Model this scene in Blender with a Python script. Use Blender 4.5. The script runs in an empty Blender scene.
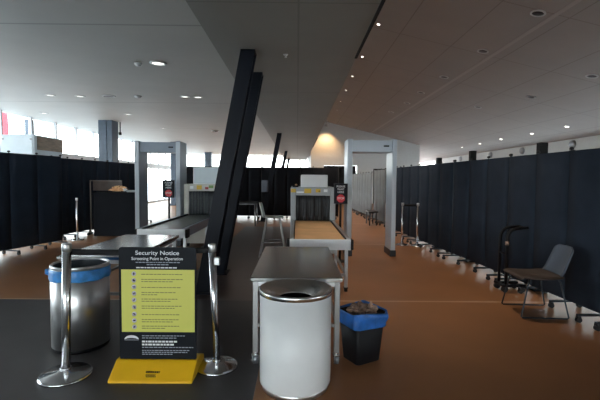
import bpy, bmesh, math, random
from mathutils import Vector, Matrix, noise
random.seed(7)
S = bpy.context.scene
COL = S.collection
PI = math.pi

# ------------------------------------------------------------------ materials
def nodes_mat(name):
    m = bpy.data.materials.new(name); m.use_nodes = True
    nt = m.node_tree
    return m, nt, nt.nodes['Principled BSDF']

def mat(name, col, rough=0.5, metal=0.0, noise_amt=0.0, noise_scale=8.0, bump=0.0, bump_scale=60.0, stretch=(1, 1, 1), spec=0.5, aniso=0.0):
    m, nt, b = nodes_mat(name)
    b.inputs['Base Color'].default_value = (*col, 1)
    b.inputs['Roughness'].default_value = rough
    b.inputs['Metallic'].default_value = metal
    b.inputs['Specular IOR Level'].default_value = spec
    tc = nt.nodes.new('ShaderNodeTexCoord'); mp = nt.nodes.new('ShaderNodeMapping')
    mp.inputs['Scale'].default_value = stretch
    nt.links.new(tc.outputs['Object'], mp.inputs['Vector'])
    if noise_amt:
        n = nt.nodes.new('ShaderNodeTexNoise'); n.inputs['Scale'].default_value = noise_scale
        n.inputs['Detail'].default_value = 4
        nt.links.new(mp.outputs['Vector'], n.inputs['Vector'])
        r = nt.nodes.new('ShaderNodeValToRGB')
        lo = [max(0, c * (1 - noise_amt)) for c in col]; hi = [min(1, c * (1 + noise_amt)) for c in col]
        r.color_ramp.elements[0].color = (*lo, 1); r.color_ramp.elements[0].position = 0.3
        r.color_ramp.elements[1].color = (*hi, 1); r.color_ramp.elements[1].position = 0.7
        nt.links.new(n.outputs['Fac'], r.inputs['Fac']); nt.links.new(r.outputs['Color'], b.inputs['Base Color'])
    if bump:
        n2 = nt.nodes.new('ShaderNodeTexNoise'); n2.inputs['Scale'].default_value = bump_scale
        nt.links.new(mp.outputs['Vector'], n2.inputs['Vector'])
        bp = nt.nodes.new('ShaderNodeBump'); bp.inputs['Strength'].default_value = bump; bp.inputs['Distance'].default_value = 0.01
        nt.links.new(n2.outputs['Fac'], bp.inputs['Height']); nt.links.new(bp.outputs['Normal'], b.inputs['Normal'])
    return m

def emit(name, col, st):
    m, nt, b = nodes_mat(name)
    b.inputs['Base Color'].default_value = (*col, 1)
    b.inputs['Emission Color'].default_value = (*col, 1); b.inputs['Emission Strength'].default_value = st
    return m

def brick_mat(name, c1, c2, joint, bw, bh, rough, mort=0.004, off=0.0, scale_noise=3.0, spec=0.5, rot=0.0, amt=0.12, bumpamt=0.15):
    """board / panel / sheet surface with joints, in object metres"""
    m, nt, b = nodes_mat(name)
    tc = nt.nodes.new('ShaderNodeTexCoord'); mp = nt.nodes.new('ShaderNodeMapping'); mp.inputs['Rotation'].default_value = (0, 0, rot)
    nt.links.new(tc.outputs['Object'], mp.inputs['Vector'])
    br = nt.nodes.new('ShaderNodeTexBrick')
    br.offset = off; br.inputs['Scale'].default_value = 1
    br.inputs['Brick Width'].default_value = bw; br.inputs['Row Height'].default_value = bh
    br.inputs['Mortar Size'].default_value = mort; br.inputs['Mortar Smooth'].default_value = 0.1
    br.inputs['Color1'].default_value = (*c1, 1); br.inputs['Color2'].default_value = (*c2, 1); br.inputs['Mortar'].default_value = (*joint, 1)
    nt.links.new(mp.outputs['Vector'], br.inputs['Vector'])
    n = nt.nodes.new('ShaderNodeTexNoise'); n.inputs['Scale'].default_value = scale_noise; n.inputs['Detail'].default_value = 5
    nt.links.new(mp.outputs['Vector'], n.inputs['Vector'])
    mx = nt.nodes.new('ShaderNodeMix'); mx.data_type = 'RGBA'; mx.blend_type = 'MULTIPLY'
    mx.inputs[0].default_value = 1
    rr = nt.nodes.new('ShaderNodeValToRGB')
    rr.color_ramp.elements[0].color = (1 - amt, 1 - amt, 1 - amt, 1); rr.color_ramp.elements[1].color = (1, 1, 1, 1)
    rr.color_ramp.elements[0].position = 0.3; rr.color_ramp.elements[1].position = 0.7
    nt.links.new(n.outputs['Fac'], rr.inputs['Fac'])
    nt.links.new(br.outputs['Color'], mx.inputs[6]); nt.links.new(rr.outputs['Color'], mx.inputs[7])
    nt.links.new(mx.outputs[2], b.inputs['Base Color'])
    b.inputs['Roughness'].default_value = rough; b.inputs['Specular IOR Level'].default_value = spec
    if bumpamt:
        bp = nt.nodes.new('ShaderNodeBump'); bp.inputs['Strength'].default_value = bumpamt; bp.inputs['Distance'].default_value = 0.005
        nt.links.new(n.outputs['Fac'], bp.inputs['Height']); nt.links.new(bp.outputs['Normal'], b.inputs['Normal'])
    return m

def glass_mat(name):
    m = bpy.data.materials.new(name); m.use_nodes = True; nt = m.node_tree
    for n in list(nt.nodes): nt.nodes.remove(n)
    o = nt.nodes.new('ShaderNodeOutputMaterial'); t = nt.nodes.new('ShaderNodeBsdfTransparent'); g = nt.nodes.new('ShaderNodeBsdfGlossy')
    t.inputs['Color'].default_value = (0.93, 0.97, 0.97, 1); g.inputs['Roughness'].default_value = 0.02
    x = nt.nodes.new('ShaderNodeMixShader'); x.inputs[0].default_value = 0.06
    nt.links.new(t.outputs[0], x.inputs[1]); nt.links.new(g.outputs[0], x.inputs[2]); nt.links.new(x.outputs[0], o.inputs['Surface'])
    return m

M = {}
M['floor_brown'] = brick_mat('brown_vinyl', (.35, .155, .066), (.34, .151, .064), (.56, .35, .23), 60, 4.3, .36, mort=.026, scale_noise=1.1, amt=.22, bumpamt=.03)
M['floor_lane'] = mat('dark_brown_lane', (.062, .042, .036), .28, noise_amt=.12, noise_scale=2.5)
M['floor_grey'] = mat('grey_floor_mat', (.060, .056, .058), .42, noise_amt=.12, noise_scale=2.5)
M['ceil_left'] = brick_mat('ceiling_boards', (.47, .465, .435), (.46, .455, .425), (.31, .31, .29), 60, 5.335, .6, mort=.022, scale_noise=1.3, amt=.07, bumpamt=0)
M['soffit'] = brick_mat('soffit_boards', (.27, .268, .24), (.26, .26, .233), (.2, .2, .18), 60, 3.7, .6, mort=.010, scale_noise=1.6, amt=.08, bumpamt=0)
M['ceil_right'] = brick_mat('perforated_panels', (.40, .37, .345), (.392, .362, .338), (.29, .265, .245), 1.2, 2.4, .7, mort=.012, scale_noise=1.5, amt=.06, bumpamt=0)
M['seam'] = mat('ceiling_seam_strip', (.46, .43, .405), .6)
M['wall_white'] = mat('white_wall_paint', (.62, .625, .62), .6, noise_amt=.03)
M['frame_grey'] = mat('window_frame_paint', (.55, .57, .60), .45)
M['ground'] = mat('pale_concrete', (.55, .56, .56), .8, noise_amt=.08, noise_scale=.6)
M['glass'] = glass_mat('window_glass')
M['col_dark'] = mat('dark_column_paint', (.006, .008, .015), .45, spec=.15, noise_amt=.15, noise_scale=4)
M['col_blue'] = mat('blue_grey_column_paint', (.055, .08, .115), .45, noise_amt=.08)
M['black_fabric'] = mat('navy_black_fabric', (.018, .026, .041), .9, spec=.2, noise_amt=.18, noise_scale=3, bump=.25, bump_scale=220)
M['left_fabric'] = mat('blue_black_fabric', (.017, .026, .043), .9, noise_amt=.15, noise_scale=3, bump=.2, bump_scale=220, spec=.2)
M['rear_fabric'] = mat('black_fabric', (.008, .009, .0125), .9, noise_amt=.15, noise_scale=3, bump=.2, bump_scale=220, spec=.2)
M['grey_fabric'] = mat('grey_fabric', (.17, .18, .19), .85, noise_amt=.12, noise_scale=3, bump=.25, bump_scale=220)
M['post_dark'] = mat('dark_metal_post', (.05, .055, .065), .4, metal=.6)
M['post_grey'] = mat('grey_metal_post', (.30, .31, .33), .35, metal=.8)
M['rubber'] = mat('black_rubber', (.012, .012, .013), .6)
M['black'] = mat('black_plastic', (.007, .007, .009), .5, spec=.2)
M['black_soft'] = mat('black_webbing', (.006, .006, .008), .8)
M['inner'] = mat('dark_blue_inner', (.03, .04, .055), .5)
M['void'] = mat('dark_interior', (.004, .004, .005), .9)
M['chrome'] = mat('polished_steel', (.72, .73, .75), .18, metal=1)
M['steel'] = mat('brushed_steel', (.62, .63, .64), .34, metal=1, noise_amt=.06, noise_scale=30, stretch=(1, 1, .05))
M['steel_top'] = mat('brushed_steel_sheet', (.50, .50, .49), .2, metal=1, noise_amt=.06, noise_scale=25, stretch=(.05, 1, 1))
M['alu'] = mat('satin_aluminium', (.55, .57, .60), .35, metal=.9)
M['bin_steel'] = mat('bin_steel', (.66, .66, .67), .36, metal=1, noise_amt=.08, noise_scale=18, stretch=(1, 1, .02))
M['bin_white'] = mat('white_powder_coat', (.74, .75, .77), .35, noise_amt=.02)
M['liner_blue'] = mat('blue_bin_liner', (.06, .27, .66), .35, noise_amt=.25, noise_scale=14, bump=.35, bump_scale=35)
M['det_grey'] = mat('detector_grey', (.27, .32, .39), .35, noise_amt=.03)
M['det_light'] = mat('detector_edge', (.58, .64, .71), .35)
M['mach_grey'] = mat('machine_grey', (.42, .45, .48), .45, noise_amt=.04)
M['mach_cream'] = mat('machine_cream', (.60, .58, .53), .45, noise_amt=.04)
M['mach_white'] = mat('machine_white', (.88, .90, .92), .45)
M['curtain'] = mat('lead_curtain', (.024, .027, .032), .6, noise_amt=.3, noise_scale=10, stretch=(4, 1, .1))
M['curtain_grey'] = mat('grey_lead_curtain', (.05, .058, .068), .55, noise_amt=.3, noise_scale=10, stretch=(4, 1, .1))
M['belt_tan'] = mat('tan_belt', (.74, .45, .22), .5, noise_amt=.12, noise_scale=3)
M['belt_grey'] = mat('grey_belt', (.15, .165, .16), .34, noise_amt=.12, noise_scale=3)
M['yellow'] = mat('yellow_plastic', (.86, .48, .010), .42, noise_amt=.05, noise_scale=6)
M['sign_black'] = mat('sign_black', (.007, .009, .014), .5, spec=.15)
M['sign_yellow'] = mat('sign_yellow_print', (.66, .64, .13), .5)
M['white_print'] = mat('white_print', (.80, .82, .86), .5)
M['soft_print'] = mat('pale_print', (.30, .33, .40), .5)
M['dark_print'] = mat('dark_print', (.20, .19, .05), .5)
M['black_print'] = mat('black_print', (.02, .016, .01), .5)
M['icon'] = mat('icon_print', (.60, .56, .68), .5)
M['sticker_y'] = mat('yellow_sticker', (.72, .47, .02), .4)
M['sticker_r'] = mat('red_sticker', (.42, .05, .04), .4)
M['sticker_g'] = mat('green_sticker', (.16, .30, .08), .4)
M['stop_red'] = mat('stop_red', (.62, .025, .045), .4)
M['chair_grey'] = mat('grey_plastic_shell', (.075, .09, .12), .4, noise_amt=.05)
M['seat_brown'] = mat('brown_seat_pad', (.055, .036, .028), .7, noise_amt=.15)
M['chair_white'] = mat('pale_plastic_shell', (.62, .62, .60), .4)
M['table_dark'] = mat('dark_laminate', (.028, .026, .026), .35)
M['bag_blue'] = mat('blue_bag_film', (.03, .15, .50), .3, noise_amt=.3, noise_scale=14, bump=.5, bump_scale=30)
M['funnel'] = mat('spun_steel', (.80, .80, .80), .24, metal=1)
M['leg_steel'] = mat('dull_steel_tube', (.36, .36, .36), .4, metal=1)
M['paper_brown'] = mat('crumpled_brown_paper', (.26, .17, .13), .6, noise_amt=.8, noise_scale=22)
M['tan'] = mat('tan_paper', (.78, .46, .24), .6, noise_amt=.15, noise_scale=12)
M['tray'] = mat('grey_tray', (.36, .37, .40), .4)
M['board_brown'] = mat('brown_board', (.10, .075, .065), .5, noise_amt=.15)
M['frame_bronze'] = mat('dull_metal_frame', (.22, .19, .17), .4, metal=.6)
M['cab_white'] = mat('pale_cabinet', (.62, .70, .76), .4, noise_amt=.03)
M['wood'] = mat('brown_wood_panel', (.26, .19, .14), .5, noise_amt=.3, noise_scale=6, stretch=(1, 1, 4))
M['red'] = mat('red_banner_cloth', (.75, .05, .07), .6)
M['disp'] = mat('dispenser_plastic', (.13, .16, .22), .35)
M['lamp_ring'] = mat('lamp_ring', (.55, .55, .54), .4)
M['lamp_dark'] = mat('unlit_lamp', (.04, .035, .035), .3)
M['lamp_on'] = emit('lit_lamp', (1, .93, .82), 9)
M['lamp_dim'] = emit('lit_diffuser', (1, .97, .92), .9)
M['dome'] = mat('smoked_dome', (.02, .02, .025), .12)

# ------------------------------------------------------------------ geometry helper
class MB:
    def __init__(s): s.bm = bmesh.new()
    def box(s, x0, x1, y0, y1, z0, z1, mtx=None):
        vs = [s.bm.verts.new(p) for p in ((x0, y0, z0), (x1, y0, z0), (x1, y1, z0), (x0, y1, z0), (x0, y0, z1), (x1, y0, z1), (x1, y1, z1), (x0, y1, z1))]
        if mtx:
            for v in vs: v.co = mtx @ v.co
        for f in ((3, 2, 1, 0), (4, 5, 6, 7), (0, 1, 5, 4), (1, 2, 6, 5), (2, 3, 7, 6), (3, 0, 4, 7)):
            s.bm.faces.new([vs[i] for i in f])
        return s
    def prism(s, pts, axis, a0, a1):
        """polygon pts extruded along axis ('x','y','z')"""
        def p3(u, v, w): return {'x': (w, u, v), 'y': (u, w, v), 'z': (u, v, w)}[axis]
        A = [s.bm.verts.new(p3(u, v, a0)) for u, v in pts]; B = [s.bm.verts.new(p3(u, v, a1)) for u, v in pts]
        n = len(pts)
        s.bm.faces.new(A[::-1]); s.bm.faces.new(B)
        for i in range(n): s.bm.faces.new((A[i], A[(i + 1) % n], B[(i + 1) % n], B[i]))
        return s
    def tube(s, path, r, seg=10, caps=True):
        path = [Vector(p) for p in path]; rings = []
        up = None
        for i, p in enumerate(path):
            d = (path[min(i + 1, len(path) - 1)] - path[max(i - 1, 0)]).normalized()
            if up is None:
                up = Vector((0, 0, 1)) if abs(d.z) < .9 else Vector((1, 0, 0))
            u = (up - d * up.dot(d)).normalized(); w = d.cross(u); up = u
            rr = r[i] if isinstance(r, (list, tuple)) else r
            rings.append([s.bm.verts.new(p + u * math.cos(2 * PI * k / seg) * rr + w * math.sin(2 * PI * k / seg) * rr) for k in range(seg)])
        for a, b in zip(rings, rings[1:]):
            for k in range(seg):
                f = s.bm.faces.new((a[k], a[(k + 1) % seg], b[(k + 1) % seg], b[k])); f.smooth = True
        if caps: s.bm.faces.new(rings[0][::-1]); s.bm.faces.new(rings[-1])
        return s
    def lathe(s, prof, seg=40, c=(0, 0, 0), smooth=True):
        rings = []
        for r, z in prof:
            if r < 1e-5: rings.append([s.bm.verts.new((c[0], c[1], c[2] + z))])
            else: rings.append([s.bm.verts.new((c[0] + r * math.cos(2 * PI * k / seg), c[1] + r * math.sin(2 * PI * k / seg), c[2] + z)) for k in range(seg)])
        for a, b in zip(rings, rings[1:]):
            for k in range(seg):
                k2 = (k + 1) % seg
                if len(a) == 1 and len(b) == 1: continue
                if len(a) == 1: vs = (a[0], b[k2], b[k])
                elif len(b) == 1: vs = (a[k], a[k2], b[0])
                else: vs = (a[k], a[k2], b[k2], b[k])
                f = s.bm.faces.new(vs); f.smooth = smooth
        return s
    def grid(s, fn, nu, nv, smooth=True):
        g = [[s.bm.verts.new(fn(i / nu, j / nv)) for j in range(nv + 1)] for i in range(nu + 1)]
        for i in range(nu):
            for j in range(nv):
                f = s.bm.faces.new((g[i][j], g[i + 1][j], g[i + 1][j + 1], g[i][j + 1])); f.smooth = smooth
        return s
    def blob(s, c, r, amp, seed, sub=3):
        res = bmesh.ops.create_icosphere(s.bm, subdivisions=sub, radius=1)
        for v in res['verts']:
            n = v.co.normalized()
            k = 1 + amp * noise.noise(n * 2.3 + Vector((seed, seed * .7, 1))) + amp * .6 * noise.noise(n * 6 + Vector((seed, 3, seed)))
            v.co = Vector((c[0] + n.x * r[0] * k, c[1] + n.y * r[1] * k, c[2] + n.z * r[2] * k))
        return s
    def build(s, name, m, parent=None, bevel=0.0, loc=None, rot=None, solid=0.0, subd=0):
        bmesh.ops.recalc_face_normals(s.bm, faces=s.bm.faces)
        me = bpy.data.meshes.new(name); s.bm.to_mesh(me); s.bm.free()
        me.materials.append(m)
        o = bpy.data.objects.new(name, me); COL.objects.link(o)
        if parent: o.parent = parent
        if loc: o.location = loc
        if rot: o.rotation_euler = rot
        if solid:
            md = o.modifiers.new('solid', 'SOLIDIFY'); md.thickness = solid; md.offset = 0
        if subd:
            md = o.modifiers.new('sub', 'SUBSURF'); md.levels = subd; md.render_levels = subd
        if bevel:
            md = o.modifiers.new('bevel', 'BEVEL'); md.width = bevel; md.segments = 2; md.limit_method = 'ANGLE'
        return o

def tag(o, label, cat, group=None):
    o['label'] = label; o['category'] = cat; o['kind'] = 'thing'
    if group: o['group'] = group
    return o
def thing(name, label, cat, loc=(0, 0, 0), rotz=0.0, group=None):
    o = bpy.data.objects.new(name, None); COL.objects.link(o); o.empty_display_size = .1
    o.location = loc; o.rotation_euler = (0, 0, rotz)
    return tag(o, label, cat, group)
def struct(name, mb, m, parent=None, bevel=0.0):
    o = mb.build(name, m, parent, bevel)
    if not parent: o['kind'] = 'structure'
    return o
def copy_tree(o, parent=None):
    c = o.copy(); COL.objects.link(c); c.parent = parent
    for ch in list(o.children): copy_tree(ch, c)
    return c
def text_mesh(name, txt, size, m, parent, loc, rot=(PI / 2, 0, 0), align='CENTER', bold=0.0, width=None):
    cu = bpy.data.curves.new(name, 'FONT'); cu.body = txt; cu.size = size; cu.align_x = align; cu.align_y = 'CENTER'
    cu.extrude = 0.0006; cu.offset = bold
    t = bpy.data.objects.new(name, cu); COL.objects.link(t)
    bpy.context.view_layer.update()
    me = bpy.data.meshes.new_from_object(t.evaluated_get(bpy.context.evaluated_depsgraph_get()))
    bpy.data.objects.remove(t); bpy.data.curves.remove(cu)
    if width:
        xs = [v.co.x for v in me.vertices]; k = width / (max(xs) - min(xs))
        for v in me.vertices: v.co.x *= k
    me.materials.clear(); me.materials.append(m)
    o = bpy.data.objects.new(name, me); COL.objects.link(o); o.parent = parent; o.location = loc; o.rotation_euler = rot
    return o

# ------------------------------------------------------------------ camera: eye height 1.45 m, 24 mm lens
CAMZ = 1.45
cd = bpy.data.cameras.new('camera'); cam = bpy.data.objects.new('camera', cd); COL.objects.link(cam)
cd.sensor_width = 36; cd.lens = 24; cd.clip_end = 300
cam.matrix_world = Matrix.Translation((0, 0, CAMZ)) @ Matrix.Rotation(math.radians(-.43), 4, 'Z') @ Matrix.Rotation(math.radians(90 - 2.86), 4, 'X') @ Matrix.Rotation(math.radians(.5), 4, 'Z')
S.camera = cam

# ------------------------------------------------------------------ setting
HL, HS = 3.45, 3.05                  # left ceiling, soffit heights
SL = .234                            # fall of the right-hand ceiling towards the right wall
def zr(x): return 5.48 - SL * x
XL, XR = -8.8, 10.3
YB, YF = -7.0, 33.0
struct('floor', MB().box(XL, XR, YB, 44, -.15, 0), M['floor_brown'])
bpy.data.objects['floor'].location = (0, .448, 0)
struct('floor_inlay', MB().box(-8.79, -.28, YB, 4.72, .0005, .004), M['floor_grey'])
struct('floor_lane', MB().box(-1.58, -.10, 4.72, 12.3, .0005, .003), M['floor_lane'])  # darker brown strip laid over the floor, mid-hall
struct('ground_outside', MB().box(-90, 90, -60, 160, -.5, -.16), M['ground'])
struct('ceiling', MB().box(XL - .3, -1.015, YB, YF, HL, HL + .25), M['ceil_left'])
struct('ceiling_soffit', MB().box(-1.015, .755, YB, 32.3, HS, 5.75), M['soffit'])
rc = MB(); rc.prism([(.755, zr(.755)), (XR + .3, zr(XR + .3)), (XR + .3, zr(XR + .3) + .3), (.755, zr(.755) + .3)], 'y', YB, 44)
struct('ceiling_right', rc, M['ceil_right'])
struct('trim_1', MB().box(.735, .768, 2.4, 5.3, HS - .012, HS + .05), M['void'])
struct('trim_2', MB().box(.735, .765, 15.2, 19.5, HS - .012, HS + .05), M['void'])
# right wall
struct('wall_right', MB().box(XR, XR + .3, YB, 30, 2.4, zr(XR) + .2).box(XR, XR + .3, YB, 30, 0, 1.25), M['wall_white'])
# far wall right of the soffit with two dark doorways
fw = MB(); YW = 25.0
def zr1(x): return zr(x) + .05
def wall_seg(x0, x1, z0):
    fw.prism([(x0, z0), (x1, z0), (x1, zr1(x1)), (x0, zr1(x0))], 'y', YW, YW + .3)
wall_seg(.85, 1.65, 0); wall_seg(1.65, 3.75, 2.38); wall_seg(3.75, 4.75, 0); wall_seg(4.75, 5.7, 2.2); wall_seg(5.7, 7.62, 0)
struct('trim_3', MB().prism([(4.52, zr(4.52) - .004), (4.60, zr(4.60) - .004), (4.60, zr(4.6) + .02), (4.52, zr(4.52) + .02)], 'y', YB, YW), M['seam'])
struct('wall_far', fw, M['wall_white'])
struct('wall_far_return', MB().box(.85, 1.15, YW + .3, YF, 0, 5.5).box(7.32, 7.62, YW + .3, 30, 0, 3.85), M['wall_white'])
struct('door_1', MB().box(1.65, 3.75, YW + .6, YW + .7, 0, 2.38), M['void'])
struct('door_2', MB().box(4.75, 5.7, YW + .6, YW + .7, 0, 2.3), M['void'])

def glazing(name, horiz, c, a0, a1, z0, z1, step, rails, first=None):
    """frame of mullions and rails along Y (horiz='y', at x=c) or along X (horiz='x', at y=c) plus glass"""
    f = MB(); t = .035
    def bx(u0, u1, zz0, zz1, d=.05):
        if horiz == 'y': f.box(c - d, c + d, u0, u1, zz0, zz1)
        else: f.box(u0, u1, c - d, c + d, zz0, zz1)
    u = a0 if first is None else first
    while u <= a1:
        bx(u - t, u + t, z0, z1); u += step
    for (zz, h) in rails: bx(a0, a1, zz - h / 2, zz + h / 2, .055)
    o = struct(name, f, M['frame_grey'])
    g = MB()
    if horiz == 'y': g.box(c - .004, c + .004, a0, a1, z0, z1)
    else: g.box(a0, a1, c - .004, c + .004, z0, z1)
    g.build('window_pane', M['glass'], o)
    return o
struct('wall_left', MB().box(XL - .1, XL + .1, YB, 2.4, 0, HL), M['wall_white'])
struct('wall_back', MB().box(XL, XR, YB - .2, YB, 2.7, 5.75).box(1.5, XR, YB - .2, YB, 0, 2.7), M['wall_white'])
glazing('window_1', 'y', XL, 2.4, YF, 0, HL, 1.35, [(.06, .12), (2.22, .30)], first=2.55)
glazing('window_2', 'x', YF, XL, .85, 0, HL, 1.5, [(.06, .12), (2.3, .10)])
glazing('window_3', 'x', 44, .85, XR, 0, 3.2, 1.6, [(.06, .12), (2.4, .1)])
glazing('window_4', 'x', YB - .1, XL, 1.5, 0, 2.7, 1.8, [(.06, .12), (2.66, .08)])
glazing('window_added_right', 'y', XR + .15, YB, 30, 1.25, 2.4, 1.8, [(1.28, .06), (2.37, .06)])  # added unseen window band, lets in daylight to brighten the right ceiling

# ------------------------------------------------------------------ columns
def ibeam(name, y, w, label):
    lean = .188
    t = thing(name, label, 'column', (-.62 - lean * HS, y, 0), 0, 'leaning steel columns under the soffit')
    sh = Matrix(((1, 0, lean, 0), (0, 1, 0, 0), (0, 0, 1, 0), (0, 0, 0, 1)))
    h = w / 2; d = .11
    m = MB()
    m.box(-h, h, -d, -d + .018, 0, HS, sh); m.box(-h, h, d - .018, d, 0, HS, sh); m.box(-.008, .008, -d + .018, d - .018, 0, HS, sh)
    m.build('shaft', M['col_dark'], t, .004)
    MB().box(-h - .05, h + .05, -d - .04, d + .04, 0, .02).build('base_plate', M['col_dark'], t)
    x = lean * HS
    MB().box(x - h, x + h, -d, d, HS - .016, HS - .001).build('head_plate', M['col_dark'], t)
    return t
for y, w, lb in ((5.11, .177, 'nearest dark leaning steel column, just behind the sign stanchion'),
                 (6.155, .177, 'dark leaning steel column close behind the nearest one, its twin'),
                 (13.9, .15, 'dark leaning steel column carrying the small blue-grey dispenser'),
                 (22.3, .15, 'dark leaning steel column rising behind the black rear screens, second from the end'),
                 (30.0, .15, 'farthest dark leaning steel column, only its head showing above the screens')):
    ibeam('leaning_column', y, w, lb)
d = thing('sanitizer_dispenser', 'small blue-grey dispenser fixed to the leaning column above the bar stool', 'dispenser', (-1.11, 13.72, 1.03))
MB().box(-.11, .11, -.06, .05, 0, .40).build('housing', M['disp'], d, .02)
MB().box(-.07, .07, -.085, -.06, .05, .2).build('front_panel', M['disp'], d, .008)
MB().box(-.05, .05, -.09, -.06, -.05, .0).build('nozzle', M['black'], d, .008)
for y, lb in ((14.15, 'broad blue-grey square column by the windows, nearest one, beside the detector'), (22.0, 'blue-grey square column by the windows hidden partly by the detector'), (30.0, 'blue-grey square column by the windows, farthest one, above the white box')):
    t = thing('square_column', lb, 'column', (-6.62, y, 0), 0, 'blue-grey columns by the windows')
    MB().box(-.24, .24, -.24, .24, 0, HL).box(-.27, .27, -.27, .27, 0, .12).build('shaft', M['col_blue'], t, .01)
    MB().box(-.05, .05, -.262, -.242, 0.12, HL).build('corner_rail', M['col_blue'], t)
t = thing('banner_pole', 'grey pole with red banner standing outside the left windows', 'banner', (-11.1, 15.0, -.16))
MB().tube([(0, 0, 0), (0, 0, 4.6)], .05).build('pole', M['frame_grey'], t)
MB().grid(lambda u, v: (.06 + .32 * u, .03 * math.sin(u * 7 + v * 4), 2.9 + 1.7 * v), 6, 10).build('banner_cloth', M['red'], t, solid=.01)
t = thing('window_post', 'slim blue-grey post outside the left windows behind the pale cabinet', 'post', (-9.2, 13.9, -.16))
MB().box(-.10, .10, -.1, .1, 0, 3.6).build('shaft', M['col_blue'], t, .01)
MB().box(-.16, .16, -.16, .16, 0, .03).build('base_plate', M['col_blue'], t)

# ------------------------------------------------------------------ room dividers
def divider(label, p0, p1, H, n, fab, post, group, zig=.002):
    a = Vector((p0[0], p0[1], 0)); b = Vector((p1[0], p1[1], 0)); d = b - a; L = d.length
    t = thing('room_divider', label, 'room divider', a, math.atan2(d.y, d.x), group)
    w = L / n; zb = .10
    js = []
    for i in range(n + 1):
        js.append((i * w, zig * (1 if i % 2 else -1)))
    for i in range(n):
        (x0, y0), (x1, y1) = js[i], js[i + 1]
        def pan(u, v, s):
            x = x0 + .003 + (x1 - x0 - .006) * u; y = y0 + (y1 - y0) * u
            bulge = .001 * math.sin(PI * u)
            return (x, y + s * (.016 + bulge), zb + (H - zb - .012) * v)
        m = MB(); m.grid(lambda u, v: pan(u, v, -1), 4, 3); m.grid(lambda u, v: pan(u, v, 1), 4, 3)
        for (u0) in (0, 1):
            m.grid(lambda u, v, u0=u0: tuple(Vector(pan(u0, v, -1)).lerp(Vector(pan(u0, v, 1)), u)), 1, 3, False)
        for (v0) in (0, 1):
            m.grid(lambda u, v, v0=v0: tuple(Vector(pan(u, v0, -1)).lerp(Vector(pan(u, v0, 1)), v)), 4, 1, False)
        bmesh.ops.remove_doubles(m.bm, verts=m.bm.verts, dist=1e-5)
        m.build('panel', fab, t)
    for i, (x, y) in enumerate(js):
        ends = i in (0, n)
        m = MB().tube([(x, y, .06), (x, y, H)], .006 if not ends else .013, 8)
        p = m.build('post', post, t)
        MB().lathe([(0, 0), (.022, 0), (.026, .012), (.018, .03), (0, .034)], 10, (x, y, H)).build('knob', M['rubber'], p)
    for i in range(n + 1):
        x, y = js[i]; xx = x + (.10 if i == 0 else -.10 if i == n else 0); R = .24 if i in (0, n) else .19
        m = MB(); m.box(xx - .016, xx + .016, -R, R, .064, .088)
        if xx != x:
            x_in, x_out = sorted((x, xx)); m.box(x_in, x_out, -.016, .016, .066, .086)
        f = m.build('foot', M['post_dark'], t, .004)
        for s in (-1, 1):
            c = MB()
            c.tube([(xx, s * (R - .03), .088), (xx, s * (R - .03), .05)], .012, 8)
            c.tube([(xx - .018, s * (R - .02), .028), (xx + .018, s * (R - .02), .028)], .028, 12)
            c.box(xx - .026, xx + .026, s * (R - .02) - .012, s * (R - .02) + .012, .044, .064)
            c.build('caster', M['rubber'], f)
    return t

def line_of_dividers(a, b, labels, H, n, fab, post, group, gap=.03, wob=.0, zig=.002):
    A = Vector(a); B = Vector(b); k = len(labels); nrm = Vector((-(B - A).y, (B - A).x)).normalized()
    for i, lb in enumerate(labels):
        p = A.lerp(B, i / k); q = A.lerp(B, (i + 1) / k); u = (q - p).normalized()
        o = nrm * wob * (1 if i % 2 else -1)
        p = p + u * gap / 2 + o; q = q - u * gap / 2 + o
        divider(lb, p, q, H, n, fab, post, group, zig)
# right hand row, black
line_of_dividers((3.27, 2.2), (2.725, 11.0), [
    'black fabric room divider at the right edge, nearest in the right row',
    'black fabric room divider directly behind the grey chair',
    'black fabric room divider just beyond the black tubular trolley, third in the right row',
    'black fabric room divider between the tubular trolley and the far belt stanchions',
    'black fabric room divider directly behind the far pair of belt stanchions'],
    1.82, 3, M['black_fabric'], M['post_dark'], 'black dividers along the right side', wob=.004)
line_of_dividers((2.93, 11.4), (2.84, 14.6), [
    'grey fabric room divider behind the right leg of the grey detector',
    'grey fabric room divider beside the small dark bench'], 1.83, 3, M['grey_fabric'], M['post_grey'], 'grey dividers beyond the detector', wob=.02)
line_of_dividers((2.80, 15.0), (2.68, 20.2), [
    'grey fabric room divider just beyond the small dark bench, seen through the detector',
    'grey fabric room divider seen through the detector, next to last of its row',
    'grey fabric room divider seen through the detector, farthest of its row'], 1.76, 3, M['grey_fabric'], M['post_grey'], 'grey dividers beyond the detector', wob=.004)
# rear row
line_of_dividers((-4.2, 14.95), (1.55, 14.95), [
    'black rear room divider behind the left scanner and its detector leg',
    'black rear room divider behind the dark table and the twin leaning columns',
    'black rear room divider behind the column with the dispenser',
    'black rear room divider directly behind the scanner with the tan belt'], 1.93, 3, M['rear_fabric'], M['rubber'], 'black dividers across the rear', wob=.004, gap=.01)
# left rows
line_of_dividers((-5.93, 5.15), (-5.10, 8.7), [
    'black room divider cut off by the left picture edge, before the pale cabinet',
    'black room divider at far left with the lone steel post at its end'], 1.92, 3, M['left_fabric'], M['rubber'], 'black dividers at the left side')
line_of_dividers((-5.62, 9.2), (-5.02, 13.35), [
    'black room divider behind the black search counter on the left',
    'black room divider left of the bright gap inside the left detector'], 1.93, 4, M['left_fabric'], M['rubber'], 'black dividers at the left side', wob=.0)
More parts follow.
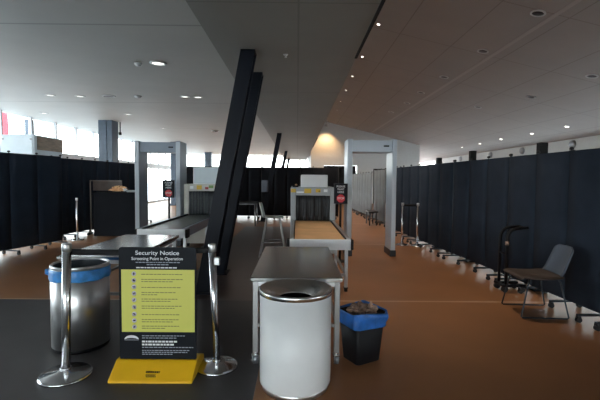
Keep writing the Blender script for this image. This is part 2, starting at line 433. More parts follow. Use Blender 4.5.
# black posts behind the right row
for x, y, h, lb in ((3.24, 5.3, 1.97, 'black square post showing above the divider near the black trolley'), (3.15, 7.2, 2.0, 'black square post showing above the right dividers, beyond the trolley one'), (3.08, 8.7, 1.96, 'small black post showing above the farthest black right divider')):
    t = thing('black_post', lb, 'post', (x, y, 0), 0, 'black posts behind the right dividers')
    MB().box(-.05, .05, -.05, .05, 0, h).build('shaft', M['void'], t, .006)
    MB().box(-.09, .09, -.09, .09, 0, .02).build('base_plate', M['black'], t)
for y, lb in ((14.95, 'grey round wall fitting high on the right wall, nearest'), (18.3, 'grey round wall fitting high on the right wall, second nearest'), (21.3, 'grey round wall fitting high on the right wall, third'), (25.2, 'grey round wall fitting high on the right wall, farthest')):
    t = thing('wall_fitting', lb, 'wall fitting', (XR - .001, y, 2.87), 0, 'round fittings on the right wall')
    MB().lathe([(0, -.1), (.12, -.1), (.15, -.05), (.16, .0)], 20).build('cover', M['post_grey'], t, rot=(0, PI / 2, 0))
    MB().box(-.07, .0, -.14, .14, -.42, -.22).build('bracket', M['black'], t, .01)

# ------------------------------------------------------------------ walk-through metal detectors
def detector(label, xl0, xl1, xr0, xr1, y0, depth, H, dm, name='metal_detector'):
    cx = (xl0 + xr1) / 2
    t = thing(name, label, 'metal detector', (cx, y0, 0), 0, 'walk-through metal detectors')
    for a, b in ((xl0, xl1), (xr0, xr1)):
        a -= cx; b -= cx
        p = MB().box(a, b, 0, depth, .11, H).build('side_panel', dm, t, .012)
        MB().box(a + .006, b - .006, -.012, .0, .15, H - .02).build('light_strip', M['det_light'], p, .004)
        MB().box(a - .012, b + .012, -.02, depth + .02, 0, .12).build('foot', M['post_dark'], p, .006)
    m = MB().box(xl1 - cx, xr0 - cx, .03, depth - .03, H - .24, H - .02)
    h = m.build('crossbar', dm, t, .01)
    MB().box(xr0 - cx - .16, xr0 - cx - .06, .018, .031, H - .14, H - .115).build('control_display', M['black'], h)
    return t
detector('grey walk-through metal detector beside the scanner with the tan belt', .95, 1.05, 1.80, 1.89, 7.6, .5, 2.235, M['det_light'])
detector('blue-grey walk-through metal detector beside the left scanner with the grey belt', -3.48, -3.38, -2.60, -2.50, 8.6, .5, 2.255, M['det_grey'])

# ------------------------------------------------------------------ scanners (with belts)
def scanner(label, x0, x1, yf, ym, depth, top, hb, belt, body, curtain, style):
    cx = (x0 + x1) / 2; W = (x1 - x0) / 2
    t = thing('baggage_scanner', label, 'baggage scanner', (cx, yf, 0), 0, 'baggage scanners')
    D = ym - yf
    fr = .07
    # infeed conveyor
    MB().box(-W + .055, W - .055, .05, D + .3, hb - .05, hb - .012).build('belt', belt, t, .01)
    for s in (-1, 1):
        a, b = sorted((s * W, s * (W - .05)))
        r = MB().box(a, b, .0, D, hb - .13, hb + .015).build('side_rail', M['alu'] if style == 'tan' else M['det_grey'], t, .006)
        a, b = sorted((s * (W - .05), s * (W - .062)))
        MB().box(a, b, .05, D, hb - .012, hb + .012).build('rail_guard', M['black'], r)
        a, b = sorted((s * W, s * (W + .035)))
        MB().box(a, b, -.02, .12, hb - .13, hb + .0).build('end_cap', M['black'], r, .008)
    MB().box(-W + .0, W - .0, -.03, .0, hb - .13, hb + .005).build('end_plate', M['mach_white'], t, .006)
    MB().box(-W + .1, W - .1, .0, .04, hb - .09, hb - .05).build('roller', M['steel'], t)
    for yy in (.12, D * .62):
        for s in (-1, 1):
            l = MB().box(s * (W - .04) - .022, s * (W - .04) + .022, yy - .022, yy + .022, .06, hb - .12).build('leg', M['alu'], t, .003)
            c = MB(); c.tube([(s * (W - .04) - .02, yy, .034), (s * (W - .04) + .02, yy, .034)], .034, 12); c.box(s * (W - .04) - .028, s * (W - .04) + .028, yy - .02, yy + .02, .045, .065)
            c.build('caster', M['rubber'], l)
    MB().box(-W + .06, W - .06, .11, .13, .2, .24).box(-W + .03, -W + .05, .14, D * .62, .2, .24).box(W - .05, W - .03, .14, D * .62, .2, .24).build('brace', M['alu'], t)
    # tunnel housing
    B = W + .03
    h = MB()
    h.box(-B, -B + .10, D, D + depth, .08, top); h.box(B - .10, B, D, D + depth, .08, top)
    h.box(-B + .10, B - .10, D, D + depth, top - .15, top); h.box(-B + .1, B - .1, D, D + depth, .08, hb - .06)
    hs = h.build('housing', body, t, .012)
    MB().box(-B + .1, B - .1, D + depth - .02, D + depth - .01, hb, top - .15).build('tunnel_end', M['void'], hs)
    for sx in (-1, 1):
        for sy in (.1, depth - .1):
            MB().tube([(sx * (B - .06), D + sy, 0), (sx * (B - .06), D + sy, .09)], .03, 10).build('machine_foot', M['rubber'], hs)
    c = MB(); n = 9; ww = (2 * B - .2) / n
    for i in range(n):
        x = -B + .1 + i * ww
        c.grid(lambda u, v: (x + ww * (.03 + .94 * u), D + .03 + .012 * math.sin(PI * u) * (1 if i % 2 else -1), hb - .005 + (top - .15 - hb) * v), 4, 4)
    c.build('curtain', curtain, t, solid=.003)
    # stickers
    if style == 'tan':
        st = [(-B + .05, -.06, .09, .07, 'sticker_y'), (-.10, -.065, .13, .085, 'sticker_y'), (.09, -.06, .09, .065, 'sticker_y'), (.115, -.07, .03, .03, 'black'), (.23, -.06, .07, .05, 'mach_white'), (-.24, -.09, .14, .03, 'mach_white')]
    else:
        st = [(-.06, -.07, .11, .09, 'sticker_y'), (-.22, -.07, .07, .06, 'mach_white'), (.10, -.085, .07, .05, 'sticker_r'), (.19, -.055, .10, .06, 'sticker_g'), (.30, -.07, .07, .08, 'sticker_y')]
    for (sx, sz, w, hh, mm) in st:
        MB().box(sx - w / 2, sx + w / 2, D - .004, D + .002, top + sz - hh / 2, top + sz + hh / 2).build('warning_sticker', M[mm], hs)
    return t
HB = .70
scanner('baggage scanner with tan belt and pale grey housing beside the grey detector', -.088, .685, 5.03, 7.4, 1.5, 1.315, HB, M['belt_tan'], M['mach_grey'], M['curtain'], 'tan')
scanner('baggage scanner with dark grey belt and cream housing, partly behind the nearest leaning column', -2.37, -1.66, 5.94, 8.5, 1.5, 1.345, HB, M['belt_grey'], M['mach_cream'], M['curtain_grey'], 'grey')
t = thing('white_box', 'white box standing on top of the scanner with the tan belt', 'box', (.32, 7.56, 1.315))
MB().box(-.25, .25, -.1, .2, .0, .235).build('case', M['mach_white'], t, .012)
MB().box(-.235, .235, -.106, -.1, .015, .22).build('front_panel', M['mach_white'], t, .003)
t = thing('white_box', 'larger white box on top of the left scanner, half behind the leaning column', 'box', (-1.93, 8.7, 1.345))
MB().box(-.30, .34, -.1, .25, .0, .36).build('case', M['mach_white'], t, .012)
MB().box(-.28, .32, -.106, -.1, .015, .345).build('front_panel', M['cab_white'], t, .003)
t = thing('beacon_box', 'small black device on the left corner of the tan-belt scanner', 'device', (-.02, 7.5, 1.315))
MB().box(-.07, .05, -.04, .04, 0, .035).build('body', M['black'], t, .01)
MB().lathe([(.02, 0), (.02, .02), (0, .03)], 12, (0, 0, .035)).build('lens', M['tan'], t)

# ------------------------------------------------------------------ steel tables
def steel_table(label, x0, x1, y0, y1, h):
    cx, cy = (x0 + x1) / 2, (y0 + y1) / 2; a, b = (x1 - x0) / 2, (y1 - y0) / 2
    t = thing('steel_table', label, 'table', (cx, cy, 0), 0, 'stainless steel tables')
    MB().box(-a, a, -b, b, h - .035, h).build('tabletop', M['steel_top'], t, .006)
    MB().box(-a + .03, a - .03, -b + .03, -b + .055, h - .075, h - .035).box(-a + .03, a - .03, b - .055, b - .03, h - .075, h - .035).box(-a + .03, -a + .055, -b + .055, b - .055, h - .075, h - .035).box(a - .055, a - .03, -b + .055, b - .055, h - .075, h - .035).build('apron', M['steel'], t)
    for sx in (-1, 1):
        for sy in (-1, 1):
            x, y = sx * (a - .04), sy * (b - .05)
            l = MB().box(x - .022, x + .022, y - .022, y + .022, .095, h - .036).build('leg', M['leg_steel'], t, .004)
            c = MB()
            c.tube([(x, y, .10), (x, y, .075)], .014, 8)
            c.box(x - .028, x - .02, y - .03, y + .035, .03, .08); c.box(x + .02, x + .028, y - .03, y + .035, .03, .08); c.box(x - .028, x + .028, y - .03, y + .03, .074, .082)
            c.build('caster_fork', M['chrome'], l)
            MB().tube([(x - .017, y + .008, .04), (x + .017, y + .008, .04)], .04, 16).build('caster_wheel', M['post_grey'], l)
    z = .30
    MB().box(-a + .062, a - .062, -b + .035, -b + .06, z, z + .03).box(-a + .062, a - .062, b - .06, b - .035, z, z + .03).box(-a + .025, -a + .05, -b + .073, b - .073, z, z + .03).box(a - .05, a - .025, -b + .073, b - .073, z, z + .03).build('brace', M['leg_steel'], t)
steel_table('stainless steel table on casters standing behind the white bin', -.356, .36, 3.04, 4.48, .70)
steel_table('stainless steel table behind the steel bin and the notice board', -2.33, -1.60, 3.86, 5.42, .69)

# ------------------------------------------------------------------ bins
def white_bin():
    t = thing('litter_bin', 'white round litter bin with steel funnel top in front of the table', 'bin', (-.003, 2.775, 0))
    MB().lathe([(0, 0), (.232, 0), (.232, .04), (.0, .04)], 48).build('base_ring', M['bin_steel'], t)
    MB().lathe([(.0, .04), (.247, .04), (.25, .045), (.25, .668), (.244, .668), (.244, .3)], 64).build('body', M['bin_white'], t)
    MB().lathe([(.248, .663), (.256, .665), (.258, .688), (.254, .698), (.244, .698), (.17, .668), (.112, .638), (.108, .632), (.108, .625), (.118, .625), (.17, .655), (.24, .669), (.248, .663)], 64).build('funnel_top', M['funnel'], t)
    MB().lathe([(.109, .632), (.109, .55), (0, .55)], 40).build('opening', M['void'], t)
    return t
white_bin()
def steel_bin():
    t = thing('litter_bin', 'brushed steel round litter bin with blue liner behind the left stanchion', 'bin', (-1.868, 3.44, .004))
    MB().lathe([(0, 0), (.22, 0), (.22, .03), (0, .03)], 40).build('base_ring', M['black'], t)
    MB().lathe([(0, .03), (.228, .03), (.228, .712), (.218, .712), (.218, .1), (0, .1)], 64).build('body', M['bin_steel'], t)
    m = MB(); seg = 72; rings = []
    def rr(a, k): return .2535 + .005 * noise.noise(Vector((math.cos(a) * 5, math.sin(a) * 5, k * 1.7))) + .003
    prof = [(.0015, .688, 0), (.004, .684, .4), (.003, .66, 1), (.005, .63, 1), (.002, .598, 1)]
    for k, (dr, z, n) in enumerate(prof):
        ring = []
        for j in range(seg):
            a = 2 * PI * j / seg
            r = .229 + dr + n * .008 * (.6 + noise.noise(Vector((math.cos(a) * 4, math.sin(a) * 4, k * .9))))
            zz = z + (.018 * noise.noise(Vector((math.cos(a) * 3, math.sin(a) * 3, 7))) if k == len(prof) - 1 else 0)
            ring.append(m.bm.verts.new((r * math.cos(a), r * math.sin(a), zz)))
        rings.append(ring)
    for A, B in zip(rings, rings[1:]):
        for j in range(seg):
            f = m.bm.faces.new((A[j], A[(j + 1) % seg], B[(j + 1) % seg], B[j])); f.smooth = True
    MB().lathe([(.2285, .695), (.2305, .70), (.2305, .712), (.226, .718), (.214, .716), (.208, .708), (.208, .69)], 64).build('rim_ring', M['steel'], t)
    MB().lathe([(.2075, .705), (.205, .4), (0, .38)], 48).build('inner_bucket', M['inner'], t)
    ln = m.build('bin_liner', M['liner_blue'], t)
    MB().blob((-.232, -.06, .65), (.028, .04, .03), .35, 3.1).build('liner_knot', M['liner_blue'], ln)
steel_bin()
def rrect(hx, hy, r, n=5):
    pts = []
    for cx, cy, a0 in ((hx - r, hy - r, 0), (-hx + r, hy - r, PI / 2), (-hx + r, -hy + r, PI), (hx - r, -hy + r, 3 * PI / 2)):
        for k in range(n + 1):
            a = a0 + PI / 2 * k / n; pts.append((cx + r * math.cos(a), cy + r * math.sin(a)))
    return pts
def loft(m, rings, cap0=True, cap1=False):
    R = [[m.bm.verts.new(p) for p in ring] for ring in rings]
    for A, B in zip(R, R[1:]):
        for j in range(len(A)):
            f = m.bm.faces.new((A[j], A[(j + 1) % len(A)], B[(j + 1) % len(A)], B[j])); f.smooth = True
    if cap0: m.bm.faces.new(R[0][::-1])
    if cap1: m.bm.faces.new(R[-1])
def basket():
    t = thing('waste_basket', 'black square waste basket with blue bag beside the steel table', 'bin', (.535, 3.20, 0), math.radians(30))
    m = MB()
    def ring(hx, hy, z): return [(x, y, z) for x, y in rrect(hx, hy, .03)]
    loft(m, [ring(.115, .10, 0), ring(.118, .103, .006), ring(.15, .128, .40), ring(.145, .123, .40), ring(.115, .10, .02)], True, True)
    m.build('body', M['black'], t)
    m = MB(); rg = []
    spec = [(.118, .1, .22, 0), (.143, .122, .36, .4), (.150, .128, .408, 1), (.163, .14, .428, 1.4), (.174, .15, .41, 1.5), (.172, .150, .37, 1.6), (.166, .146, .33, 1.4), (.156, .137, .29, .8)]
    for k, (hx, hy, z, n) in enumerate(spec):
        pts = rrect(hx, hy, .05, 9); r = []
        for (x, y) in pts:
            v = Vector((x * 16, y * 16, k * .8)); d = n * .020 * noise.noise(v)
            dz = n * .034 * noise.noise(Vector((x * 11, y * 11, 5 + k * .25)))
            L = math.hypot(x, y); r.append((x + x / L * d, y + y / L * d, z + dz))
        rg.append(r)
    loft(m, rg, True, False)
    m.build('bin_bag', M['bag_blue'], t, subd=1)
    MB().blob((-.01, .03, .385), (.09, .07, .06), .8, 1.3).blob((.05, -.02, .375), (.065, .06, .055), .9, 5.1).build('crumpled_paper', M['paper_brown'], t)
basket()

# ------------------------------------------------------------------ stanchions
def stanchion_parts(t, h=.97, r=.030, rb=.18, lean=(0, 0)):
    b = MB().lathe([(0, 0), (rb, 0), (rb, .012), (rb - .012, .022), (.06, .034), (.045, .045), (0, .045)], 48).build('base', M['chrome'], t)
    lx, ly = lean
    MB().tube([(0, 0, .04), (lx, ly, h - .06)], r, 20).build('post', M['chrome'], t)
    MB().lathe([(r, 0), (r + .003, .003), (r + .003, .055), (r, .060), (.008, .062), (0, .062)], 24, (lx, ly, h - .06)).build('head', M['steel'], t)
    MB().lathe([(r + .002, 0), (r + .008, 0), (r + .008, .012), (r + .002, .012)], 24, (0, 0, .05)).build('collar', M['chrome'], t)
A = thing('belt_stanchion', 'chrome belt stanchion in front of the steel bin', 'stanchion', (-1.685, 2.88, .004))
stanchion_parts(A, .975, .030, .18, (.024, 0))
m = MB(); m.grid(lambda u, v: (.05 + .965 * u, .012 + .125 * u, .888 + .045 * v - .012 * math.sin(PI * u)), 12, 1)
m.build('belt', M['black_soft'], A, solid=.003)
B = thing('belt_stanchion', 'chrome belt stanchion to the right of the notice board, by the column', 'stanchion', (-.608, 3.03, .004))
stanchion_parts(B, .955, .027, .16, (-.035, 0))
MB().box(-.012, .03, -.055, -.02, .80, .86).build('belt_clip', M['steel'], B, .005)
C_ = thing('belt_stanchion', 'single dull steel post at the end of the left black divider', 'stanchion', (-5.12, 9.32, 0))
stanchion_parts(C_, .99, .022, .14)
D_ = thing('belt_stanchion', 'far chrome belt stanchion next to the grey detector leg, by the right dividers', 'stanchion', (2.385, 8.98, 0))
stanchion_parts(D_, .96, .026, .15)
m = MB(); m.grid(lambda u, v: (.02 + .275 * u, -.09 * u, .88 + .05 * v), 6, 1); m.build('belt', M['black_soft'], D_, solid=.003)
E_ = thing('belt_stanchion', 'far chrome belt stanchion closest to the right dividers', 'stanchion', (2.70, 8.88, 0))
stanchion_parts(E_, .96, .026, .15)

# stop signs
def stop_sign(label, x, y, zc):
    t = thing('stop_sign', label, 'sign', (x, y, 0), 0, 'wait here signs on posts')
    MB().lathe([(0, 0), (.13, 0), (.13, .012), (.03, .03), (0, .03)], 28).build('base', M['rubber'], t)
    MB().tube([(0, 0, .02), (0, 0, zc - .16)], .022, 12).build('post', M['black'], t)
    p = MB().box(-.115, .115, -.026, -.008, zc - .175, zc + .175).box(-.02, .02, -.008, .02, zc - .2, zc - .1).build('sign_panel', M['sign_black'], t, .006)
    MB().box(-.122, -.115, -.028, -.006, zc - .18, zc + .18).box(.115, .122, -.028, -.006, zc - .18, zc + .18).box(-.115, .115, -.028, -.006, zc + .175, zc + .18).box(-.115, .115, -.028, -.006, zc - .18, zc - .175).build('frame', M['post_dark'], t)
    text_mesh('lettering', 'PLEASE', .05, M['white_print'], p, (0, -.0275, zc + .125), bold=.0003)
    text_mesh('lettering', 'WAIT', .05, M['white_print'], p, (0, -.0275, zc + .075), bold=.0003)
    text_mesh('lettering', 'HERE', .05, M['white_print'], p, (0, -.0275, zc + .025), bold=.0003)
    MB().lathe([(0, 0), (.075, 0), (.075, .002), (0, .002)], 8, smooth=False).build('stop_badge', M['stop_red'], p, loc=(0, -.026, zc - .085), rot=(PI / 2, PI / 8, 0))
    text_mesh('lettering', 'STOP', .05, M['white_print'], p, (0, -.0295, zc - .085), bold=.0003)
stop_sign('black sign with red stop badge on post between tan belt and grey detector', .775, 7.1, 1.215)
stop_sign('black sign with red stop badge standing inside the left detector opening', -2.62, 8.2, 1.245)

# ------------------------------------------------------------------ security notice
def notice():
    X0, X1 = -1.304, -.739; cx = (X0 + X1) / 2
    t = thing('notice_board', 'black and yellow security notice board on a yellow plastic foot', 'sign', (cx, 2.925, .004))
    def px(x): return (x - 157.5) * .00734
    def pz(y): return .948 - (y - 247) * .00751 - .004
    hw = (X1 - X0) / 2; zt, zb = pz(247), .10
    board = MB().prism([(x, z + (zt + zb) / 2) for x, z in rrect(hw, (zt - zb) / 2, .02)], 'y', -.008, .008).build('board', M['sign_black'], t)
    f = -.0085
    def patch(x0, x1, y0, y1, mm, name, d=.0012, par=board):
        return MB().box(px(x0), px(x1), f - d, f + .0005, pz(y1), pz(y0)).build(name, M[mm], par)
    patch(121.4, 194.6, 269, 331, 'sign_yellow', 'yellow_field')
    ty = f - .0012
    text_mesh('lettering', 'Security Notice', .043, M['white_print'], board, (px(157.5), ty, pz(252.6)), bold=.0003, width=.32)
    text_mesh('lettering', 'Screening Point in Operation', .032, M['white_print'], board, (px(157.5), ty, pz(258.2)), bold=.0002, width=.375)
    rnd = random.Random(3)
    def words(xa, xb, y, h, mm, fill=1.0):
        """a line of print too small to read, as word-length dashes"""
        m = MB(); x = xa; end = xa + (xb - xa) * fill
        while x < end - 1:
            w = min(rnd.uniform(1.6, 4.2), end - x)
            m.box(px(x), px(x + w), f - .0022, f - .001, pz(y + h / 2), pz(y - h / 2)); x += w + .7
        return m.build('small_print', M[mm], board)
    words(136, 180, 261.8, .8, 'soft_print'); words(147, 169, 264.0, .9, 'soft_print'); words(136.5, 178, 267.0, 1.1, 'white_print')
    ys = [273, 279.5, 286, 292.5, 299, 306, 313, 319.5, 326]
    two = [0, 1, 0, 1, 1, 1, 0, 1, 1]
    for i, y in enumerate(ys):
        ic = MB().lathe([(0, 0), (.0165, 0), (.0165, .0012), (0, .0012)], 20).build('icon', M['icon'], board, loc=(px(134), f - .0009, pz(y)), rot=(PI / 2, 0, 0))
        m = MB(); a = i * .7
        m.box(-.003, .003, -.010, .010, .0012, .0022, Matrix.Rotation(a, 4, 'Z')); m.box(-.007, .007, -.004, .002, .0012, .0022, Matrix.Rotation(a * .5, 4, 'Z'))
        m.build('pictogram', M['black_print'], ic)
        words(141.5, 187, y - (.9 if two[i] else -.6), .75, 'dark_print', rnd.uniform(.75, 1))
        if two[i]: words(141.5, 187, y + 1.3, .75, 'dark_print', rnd.uniform(.3, .9))
    # arch emblem
    m = MB(); n = 14; pts = []
    for j in range(n + 1):
        a = PI * j / n; pts.append((px(131) + .052 * math.cos(a), pz(338.4) + .030 * math.sin(a)))
    for j in range(n, -1, -1):
        a = PI * j / n; pts.append((px(131) + .037 * math.cos(a), pz(338.4) + .010 * math.sin(a) + .004 * (1 - math.sin(a))))
    m.prism(pts, 'y', f - .002, f)
    m.build('emblem', M['white_print'], board)
    MB().box(px(124), px(138), f - .002, f, pz(339.3), pz(338.8)).build('emblem_line', M['soft_print'], board)
    words(141.5, 186, 334.8, .8, 'soft_print'); words(141.5, 176, 337, .8, 'soft_print')
    words(141.5, 178, 340.6, 1.7, 'white_print'); words(141.5, 175, 343.6, 1.7, 'white_print')
    words(141.5, 193, 346.4, .9, 'soft_print'); words(141.5, 189, 349.5, .8, 'soft_print'); words(141.5, 187, 351.4, .8, 'soft_print'); words(141.5, 172, 353.3, .8, 'soft_print')
    # wedge foot
    w = .298
    ft = MB().prism([(-.165, 0), (.21, 0), (.205, .06), (.06, .108), (-.02, .108), (-.155, .024), (-.165, .014)], 'x', -w - .007, w - .007).build('foot', M['yellow'], t, .008)
    # small dark stamp on the sloping face
    ang = math.atan2(.084, .135)
    for (s, x0, x1, h, mm) in ((.052, -.045, .055, .014, 'black_print'), (.032, -.04, .03, .007, 'black_print'), (.020, -.035, .035, .006, 'black_print')):
        m = MB(); x = x0
        while x < x1 - .004:
            m.box(x, min(x + .013, x1), 0, h, 0, .0012); x += .0155
        m.build('moulded_mark', M[mm], ft, loc=(-.01, -.155 + s * math.cos(ang), .0252 + s * math.sin(ang)), rot=(ang, 0, 0))
notice()

# ------------------------------------------------------------------ chairs
def right_chair():
    t = thing('side_chair', 'grey plastic side chair with thin metal legs against the right dividers', 'chair', (2.645, 4.385, 0), math.radians(-4))
    # faces -X; seat shell then back shell
    def seat(u, v):
        x = -.24 + .44 * u; w = .21 + .02 * math.sin(PI * u); y = -w + 2 * w * v
        z = .440 - .015 * math.sin(PI * u) - .02 * (1 - abs(2 * v - 1)) * math.sin(PI * u) - (.02 * (1 - u / .15) ** 2 if u < .15 else 0)
        return (x, y, z)
    s = MB().grid(seat, 12, 10).build('seat', M['seat_brown'], t, solid=.022)
    def back(u, v):
        z = .45 + .30 * u; x = .20 + .12 * u + .02 * math.sin(PI * u) * 0
        if u < .15: x -= .03 * ((.15 - u) / .15) ** 2; z -= .02 * ((.15 - u) / .15) ** 2
        w = .19 - .02 * u - (.05 * ((u - .85) / .15) ** 2 if u > .85 else 0)
        y = -w + 2 * w * v
        return (x + .035 * (1 - (2 * v - 1) ** 2), y, z)
    MB().grid(back, 14, 10).build('backrest', M['chair_grey'], t, solid=.014)
    for sy in (-1, 1):
        y = sy * .235; yi = sy * .19
        MB().tube([(-.14, yi, .42), (-.16, yi + sy * .02, .38), (-.235, y, .02), (-.22, y, .010), (.235, y, .010), (.25, y, .02), (.17, yi + sy * .02, .38), (.15, yi, .425)], .0085, 10).build('leg', M['post_dark'], t)
    MB().tube([(-.14, -.19, .42), (-.14, .19, .42)], .008).tube([(.15, -.19, .425), (.15, .19, .425)], .008).build('seat_support', M['post_dark'], t)
right_chair()
def bar_stool():
    t = thing('bar_stool', 'pale bar stool with slim metal legs behind the steel table', 'stool', (-.45, 7.6, 0))
    def seat(u, v):
        x = -.17 + .36 * u; w = .18 - .03 * (2 * u - 1) ** 2; y = -w + 2 * w * v
        return (x, y, .745 - .012 * math.sin(PI * u) + .012 * (2 * v - 1) ** 2 - (.025 * ((u - .85) / .15) ** 2 if u > .85 else 0))
    MB().grid(seat, 12, 8).build('seat', M['chair_white'], t, solid=.02)
    def back(u, v):
        z = .745 + .27 * u; x = -.17 - .065 * u; w = .17 - .02 * u - (.05 * ((u - .8) / .2) ** 2 if u > .8 else 0)
        return (x - .03 * (1 - (2 * v - 1) ** 2), -w + 2 * w * v, z)
    MB().grid(back, 12, 8).build('backrest', M['chair_white'], t, solid=.016)
    for sx in (-1, 1):
        for sy in (-1, 1):
            MB().tube([(sx * .12, sy * .12, .735), (sx * .25, sy * .2, .0)], .012, 10).build('leg', M['chair_white'], t)
    z = .28; kx = .12 + .13 * (1 - z / .735); ky = .12 + .08 * (1 - z / .735)
    MB().tube([(-kx, -ky, z), (kx, -ky, z), (kx, ky, z), (-kx, ky, z), (-kx, -ky, z)], .008, 8).build('footrest', M['chrome'], t)
bar_stool()
def simple_table(name, label, x0, x1, y0, y1, h, top, leg):
    cx, cy = (x0 + x1) / 2, (y0 + y1) / 2; a, b = (x1 - x0) / 2, (y1 - y0) / 2
    t = thing(name, label, 'bench' if 'bench' in name else 'table', (cx, cy, 0))
    MB().box(-a, a, -b, b, h - .04, h).build('tabletop' if 'bench' not in name else 'seat', top, t, .006)
    for sx in (-1, 1):
        for sy in (-1, 1):
            MB().tube([(sx * (a - .06), sy * (b - .06), h - .04), (sx * (a - .05), sy * (b - .05), 0)], .02, 10).build('leg', leg, t)
    MB().box(-a + .06, a - .06, -.02, .02, h - .09, h - .041).build('rail', leg, t)
simple_table('dark_table', 'dark table standing before the black rear dividers, left of the stool', -2.15, -1.25, 12.4, 13.2, .74, M['table_dark'], M['post_grey'])
simple_table('low_bench', 'small dark bench beside the grey dividers, seen through the detector', 2.30, 2.62, 12.8, 13.5, .46, M['table_dark'], M['post_dark'])

# trolley
def trolley():
    t = thing('tube_trolley', 'black tubular frame on casters leaning into the right dividers beside the chair', 'trolley', (2.76, 5.28, 0))
    for y in (-.09, .09):
        path = [(0, y, .09), (.0, y, .70)]
        for k in range(1, 9):
            a = PI / 2 * k / 8; path.append((.14 - .14 * math.cos(a), y, .70 + .14 * math.sin(a)))
        path += [(.265, y, .85)]
        MB().tube(path, .020, 12).build('upright_tube', M['black'], t)
    MB().tube([(.0, -.09, .5), (.0, .09, .5)], .012).tube([(.25, -.09, .848), (.25, .09, .848)], .012).build('cross_tube', M['black'], t)
    MB().box(-.05, .25, -.13, -.06, .07, .10).box(-.05, .25, .06, .13, .07, .10).box(-.05, .01, -.06, .06, .07, .10).build('base_frame', M['black'], t, .005)
    MB().lathe([(.02, 0), (.024, 0), (.024, .05), (.02, .05)], 12, (.0, -.09, .62)).build('grip', M['paper_brown'], t)
    for x in (-.02, .21):
        for y in (-.10, .10):
            m = MB().tube([(x, y - .02, .04), (x, y + .02, .04)], .04, 14); m.box(x - .015, x + .015, y - .012, y + .012, .05, .075); m.build('caster', M['rubber'], t)
trolley()

# ------------------------------------------------------------------ left search counter and what is on it
def counter():
    t = thing('search_counter', 'tall black search counter with a framed brown screen, before the left dividers', 'counter', (-4.52, 10.1, 0))
    MB().box(-.50, .55, -.22, .28, .02, 1.08).build('body', M['rear_fabric'], t, .01)
    MB().box(-.52, .58, -.25, .30, 1.08, 1.11).build('counter_top', M['rear_fabric'], t, .005)
    sc = MB().box(-.80, -.775, .20, .225, 0, 1.40).box(-.775, -.02, .30, .325, 1.375, 1.40).box(-.775, -.76, .20, .325, 1.375, 1.40).build('screen_frame', M['frame_bronze'], t, .003)
    MB().box(-.775, -.02, .308, .317, 1.13, 1.375).build('screen_board', M['board_brown'], sc)
    MB().tube([(-.787, .05, .03), (-.787, .28, .03)], .03, 10).build('screen_foot', M['black'], t)
counter()
tg = thing('paper_bag', 'crumpled tan paper bag lying on the black search counter', 'bag', (-4.46, 10.06, 1.11))
MB().blob((0, 0, .088), (.17, .08, .062), .75, 2.2, 4).build('bag_body', M['tan'], tg)
MB().blob((.15, -.03, .06), (.05, .05, .035), .4, 6.2).build('bag_opening', M['mach_white'], tg)
t = thing('grey_tray', 'small grey tray at the right end of the black search counter', 'tray', (-4.11, 9.99, 1.11))
m = MB(); loft(m, [[(x, y, z) for x, y in rrect(a, b, .03)] for a, b, z in ((.11, .06, 0), (.14, .08, .055), (.133, .073, .055), (.105, .055, .01))], True, True)
m.build('tray_body', M['tray'], t)

# pale cabinet behind left dividers
t = thing('tall_cabinet', 'tall pale cabinet with brown side panel rising above the left dividers', 'cabinet', (-6.62, 10.1, 0))
MB().box(-.40, .40, -.55, .6, .05, 2.47).build('body', M['cab_white'], t, .02)
MB().box(-.36, .36, -.5, .55, 0, .05).build('plinth', M['black'], t)
MB().box(-.36, .36, -.562, -.55, .2, 2.42).build('front_panel', M['cab_white'], t, .004)
MB().box(.40, .415, -.45, .58, 2.12, 2.44).build('side_panel', M['wood'], t, .004)
for x in (-.33, .33):
    MB().tube([(x, -.57, 2.36), (x, -.555, 2.36)], .025, 10).build('fastener', M['post_grey'], t)

# ------------------------------------------------------------------ ceiling fixtures
def ray(x, y): return cam.matrix_world.to_3x3() @ Vector(((x - 300) / 400, (200 - y) / 400, -1))   # direction seen at a spot of the 600x400 frame
def left_pt(x, y):
    d = ray(x, y); k = (HL - CAMZ) / d.z; return (d.x * k, d.y * k, HL)
def right_pt(x, y, h=181.0):
    d = ray(x, y); k = (5.48 - CAMZ) / (d.z + SL * d.x); return (d.x * k, d.y * k, zr(d.x * k))
def downlight(label, p, r, face, group, tilt=0.0):
    t = thing('downlight', label, 'ceiling light', p, 0, group); t.rotation_euler = (0, tilt, 0)
    MB().lathe([(r * .75, 0), (r, 0), (r, -.012), (r * .75, -.018), (r * .75, 0)], 24).build('trim_ring', M['lamp_ring'], t)
    MB().lathe([(0, -.004), (r * .75, -.004), (r * .75, -.001), (0, -.001)], 24).build('lens', face, t)
for x, y in ((50, 95), (80, 96), (185, 96.5), (198, 97), (128, 114), (163, 128), (44, 113)):
    downlight('small white round downlight in the low left ceiling', left_pt(x, y), .12, M['lamp_dim'], 'white downlights in the left ceiling')
downlight('larger ring downlight in the left ceiling, beside the small disc nearest the camera', left_pt(158, 63), .14, M['lamp_dim'], None)
downlight('dark-centred ring downlight in the middle of the left ceiling row', left_pt(109, 96), .16, M['lamp_dark'], None)
def dome(label, p, r, base, ball):
    t = thing('ceiling_dome', label, 'ceiling device', p)
    MB().lathe([(0, -.0), (r, -.0), (r, -.03), (0, -.03)], 20).build('mount', base, t)
    MB().lathe([(r * .8, -.03), (r * .7, -.045), (r * .4, -.06), (0, -.065)], 20).build('dome', ball, t)
dome('small white detector disc on the left ceiling beside the ring downlight', left_pt(138, 63), .06, M['lamp_ring'], M['lamp_ring'])
dome('white dome device on the left ceiling between downlights', left_pt(138, 96), .08, M['lamp_ring'], M['lamp_ring'])
dome('dark camera dome on the left ceiling near the leaning columns', left_pt(215, 130.5), .15, M['lamp_ring'], M['dome'])
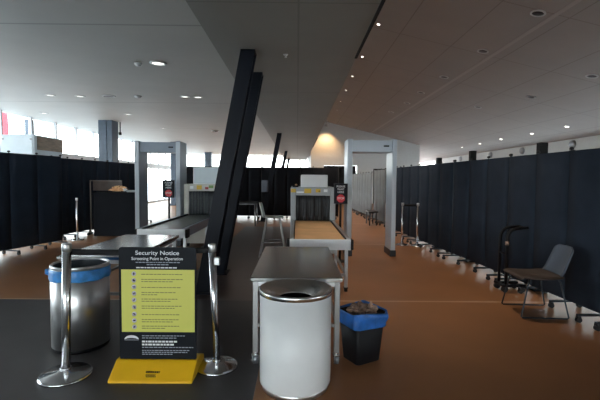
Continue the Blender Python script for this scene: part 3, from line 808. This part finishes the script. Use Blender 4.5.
p = left_pt(120, 122); t = thing('hanging_sensor', 'thin black rod hanging from the ceiling beside the blue-grey column', 'ceiling device', p)
MB().tube([(0, 0, 0), (0, 0, -.36)], .02, 8).build('rod', M['post_dark'], t); MB().box(-.04, .04, -.04, .04, -.46, -.36).build('sensor', M['black'], t, .01)
t = thing('sprinkler', 'small sprinkler on the dark soffit right of the nearest column', 'ceiling device', (-.16, 5.2, HS))
MB().lathe([(0, 0), (.032, 0), (.028, -.008), (.008, -.01), (.008, -.03), (.017, -.033), (.017, -.036), (0, -.036)], 16).build('head', M['lamp_ring'], t)
tl = math.atan(SL)
for x, y in ((538, 13), (483, 51), (444, 77), (421, 92.5), (407, 103), (391, 112), (592, 76), (531, 97), (478, 107)):
    downlight('dark unlit downlight in the sloping right ceiling', right_pt(x, y), .13, M['lamp_dark'], 'unlit downlights in the right ceiling', tl)
for x, y in ((567, 126.5), (532, 133.5), (501, 139), (480, 143.5), (462, 147)):
    downlight('lit downlight in the low part of the right ceiling above the right dividers', right_pt(x, y), .085, M['lamp_on'], 'lit downlights low in the right ceiling', tl)
def lamp(p, energy, col=(1, .84, .66)):
    d = bpy.data.lights.new('downlight_lamp', 'SPOT'); o = bpy.data.objects.new('downlight_lamp', d); COL.objects.link(o)
    d.energy = energy; d.color = col; d.spot_size = math.radians(66); d.spot_blend = .9; d.shadow_soft_size = .06
    o.location = (p[0], p[1], p[2] - .06); o.rotation_euler = (0, math.radians(4), 0)
edge = [right_pt(x + 5, y) for x, y in ((373.5, 24), (347.5, 76), (341, 90), (335.5, 101.5), (332, 110))]
for p in edge:
    downlight('extra tiny lit downlight added in the right ceiling close to the soffit edge', p, .05, M['lamp_on'], 'lit downlights along the soffit edge', tl)
    lamp(p, 170)
for yy in (edge[0][1] - 3.8, edge[0][1] + 2.4):  # two more lamps added to the row to brighten the floor
    p = (edge[0][0] + .02, yy, zr(edge[0][0] + .02)); lamp(p, 170)
    downlight('extra tiny lit downlight added in the right ceiling close to the soffit edge', p, .05, M['lamp_on'], 'lit downlights along the soffit edge', tl)
# warm wall washer on the far wall
t = thing('wall_washer', 'warm spotlight washing the far wall beside the soffit end', 'ceiling light', (1.75, 24.2, zr(1.75) - .012))
MB().tube([(0, 0, 0), (0, 0, -.2)], .03, 10).build('stem', M['lamp_ring'], t)
MB().lathe([(.04, -.2), (.09, -.22), (.09, -.4), (.07, -.4), (.07, -.3), (0, -.3)], 20).build('lamp_head', M['lamp_ring'], t)
ld = bpy.data.lights.new('warm_spot', 'SPOT'); lo = bpy.data.objects.new('warm_spot', ld); COL.objects.link(lo)
ld.energy = 110; ld.color = (1, .62, .30); ld.spot_size = math.radians(95); ld.spot_blend = .9; ld.shadow_soft_size = .06
lo.location = (1.75, 24.2, zr(1.75) - .42); lo.rotation_euler = (math.radians(28), 0, 0)

# ------------------------------------------------------------------ daylight and exposure
w = bpy.data.worlds.new('sky'); S.world = w; w.use_nodes = True
nt = w.node_tree; bg = nt.nodes['Background']
tc = nt.nodes.new('ShaderNodeTexCoord'); sp = nt.nodes.new('ShaderNodeSeparateXYZ'); rp = nt.nodes.new('ShaderNodeValToRGB')
nt.links.new(tc.outputs['Generated'], sp.inputs[0]); nt.links.new(sp.outputs['Z'], rp.inputs['Fac'])
rp.color_ramp.elements[0].color = (1, .99, .97, 1); rp.color_ramp.elements[0].position = .0
rp.color_ramp.elements[1].color = (.80, .89, 1, 1); rp.color_ramp.elements[1].position = .55
nt.links.new(rp.outputs['Color'], bg.inputs['Color']); bg.inputs['Strength'].default_value = 5.0
vs = S.view_settings
S.display_settings.display_device = 'sRGB'
vs.view_transform = 'Standard'; vs.look = 'None'; vs.gamma = 1; vs.exposure = 1.0; vs.use_curve_mapping = False
S.cycles.use_denoising = True
S.cycles.max_bounces = 8; S.cycles.diffuse_bounces = 5; S.cycles.glossy_bounces = 4; S.cycles.transparent_max_bounces = 12
S.cycles.sample_clamp_indirect = 6
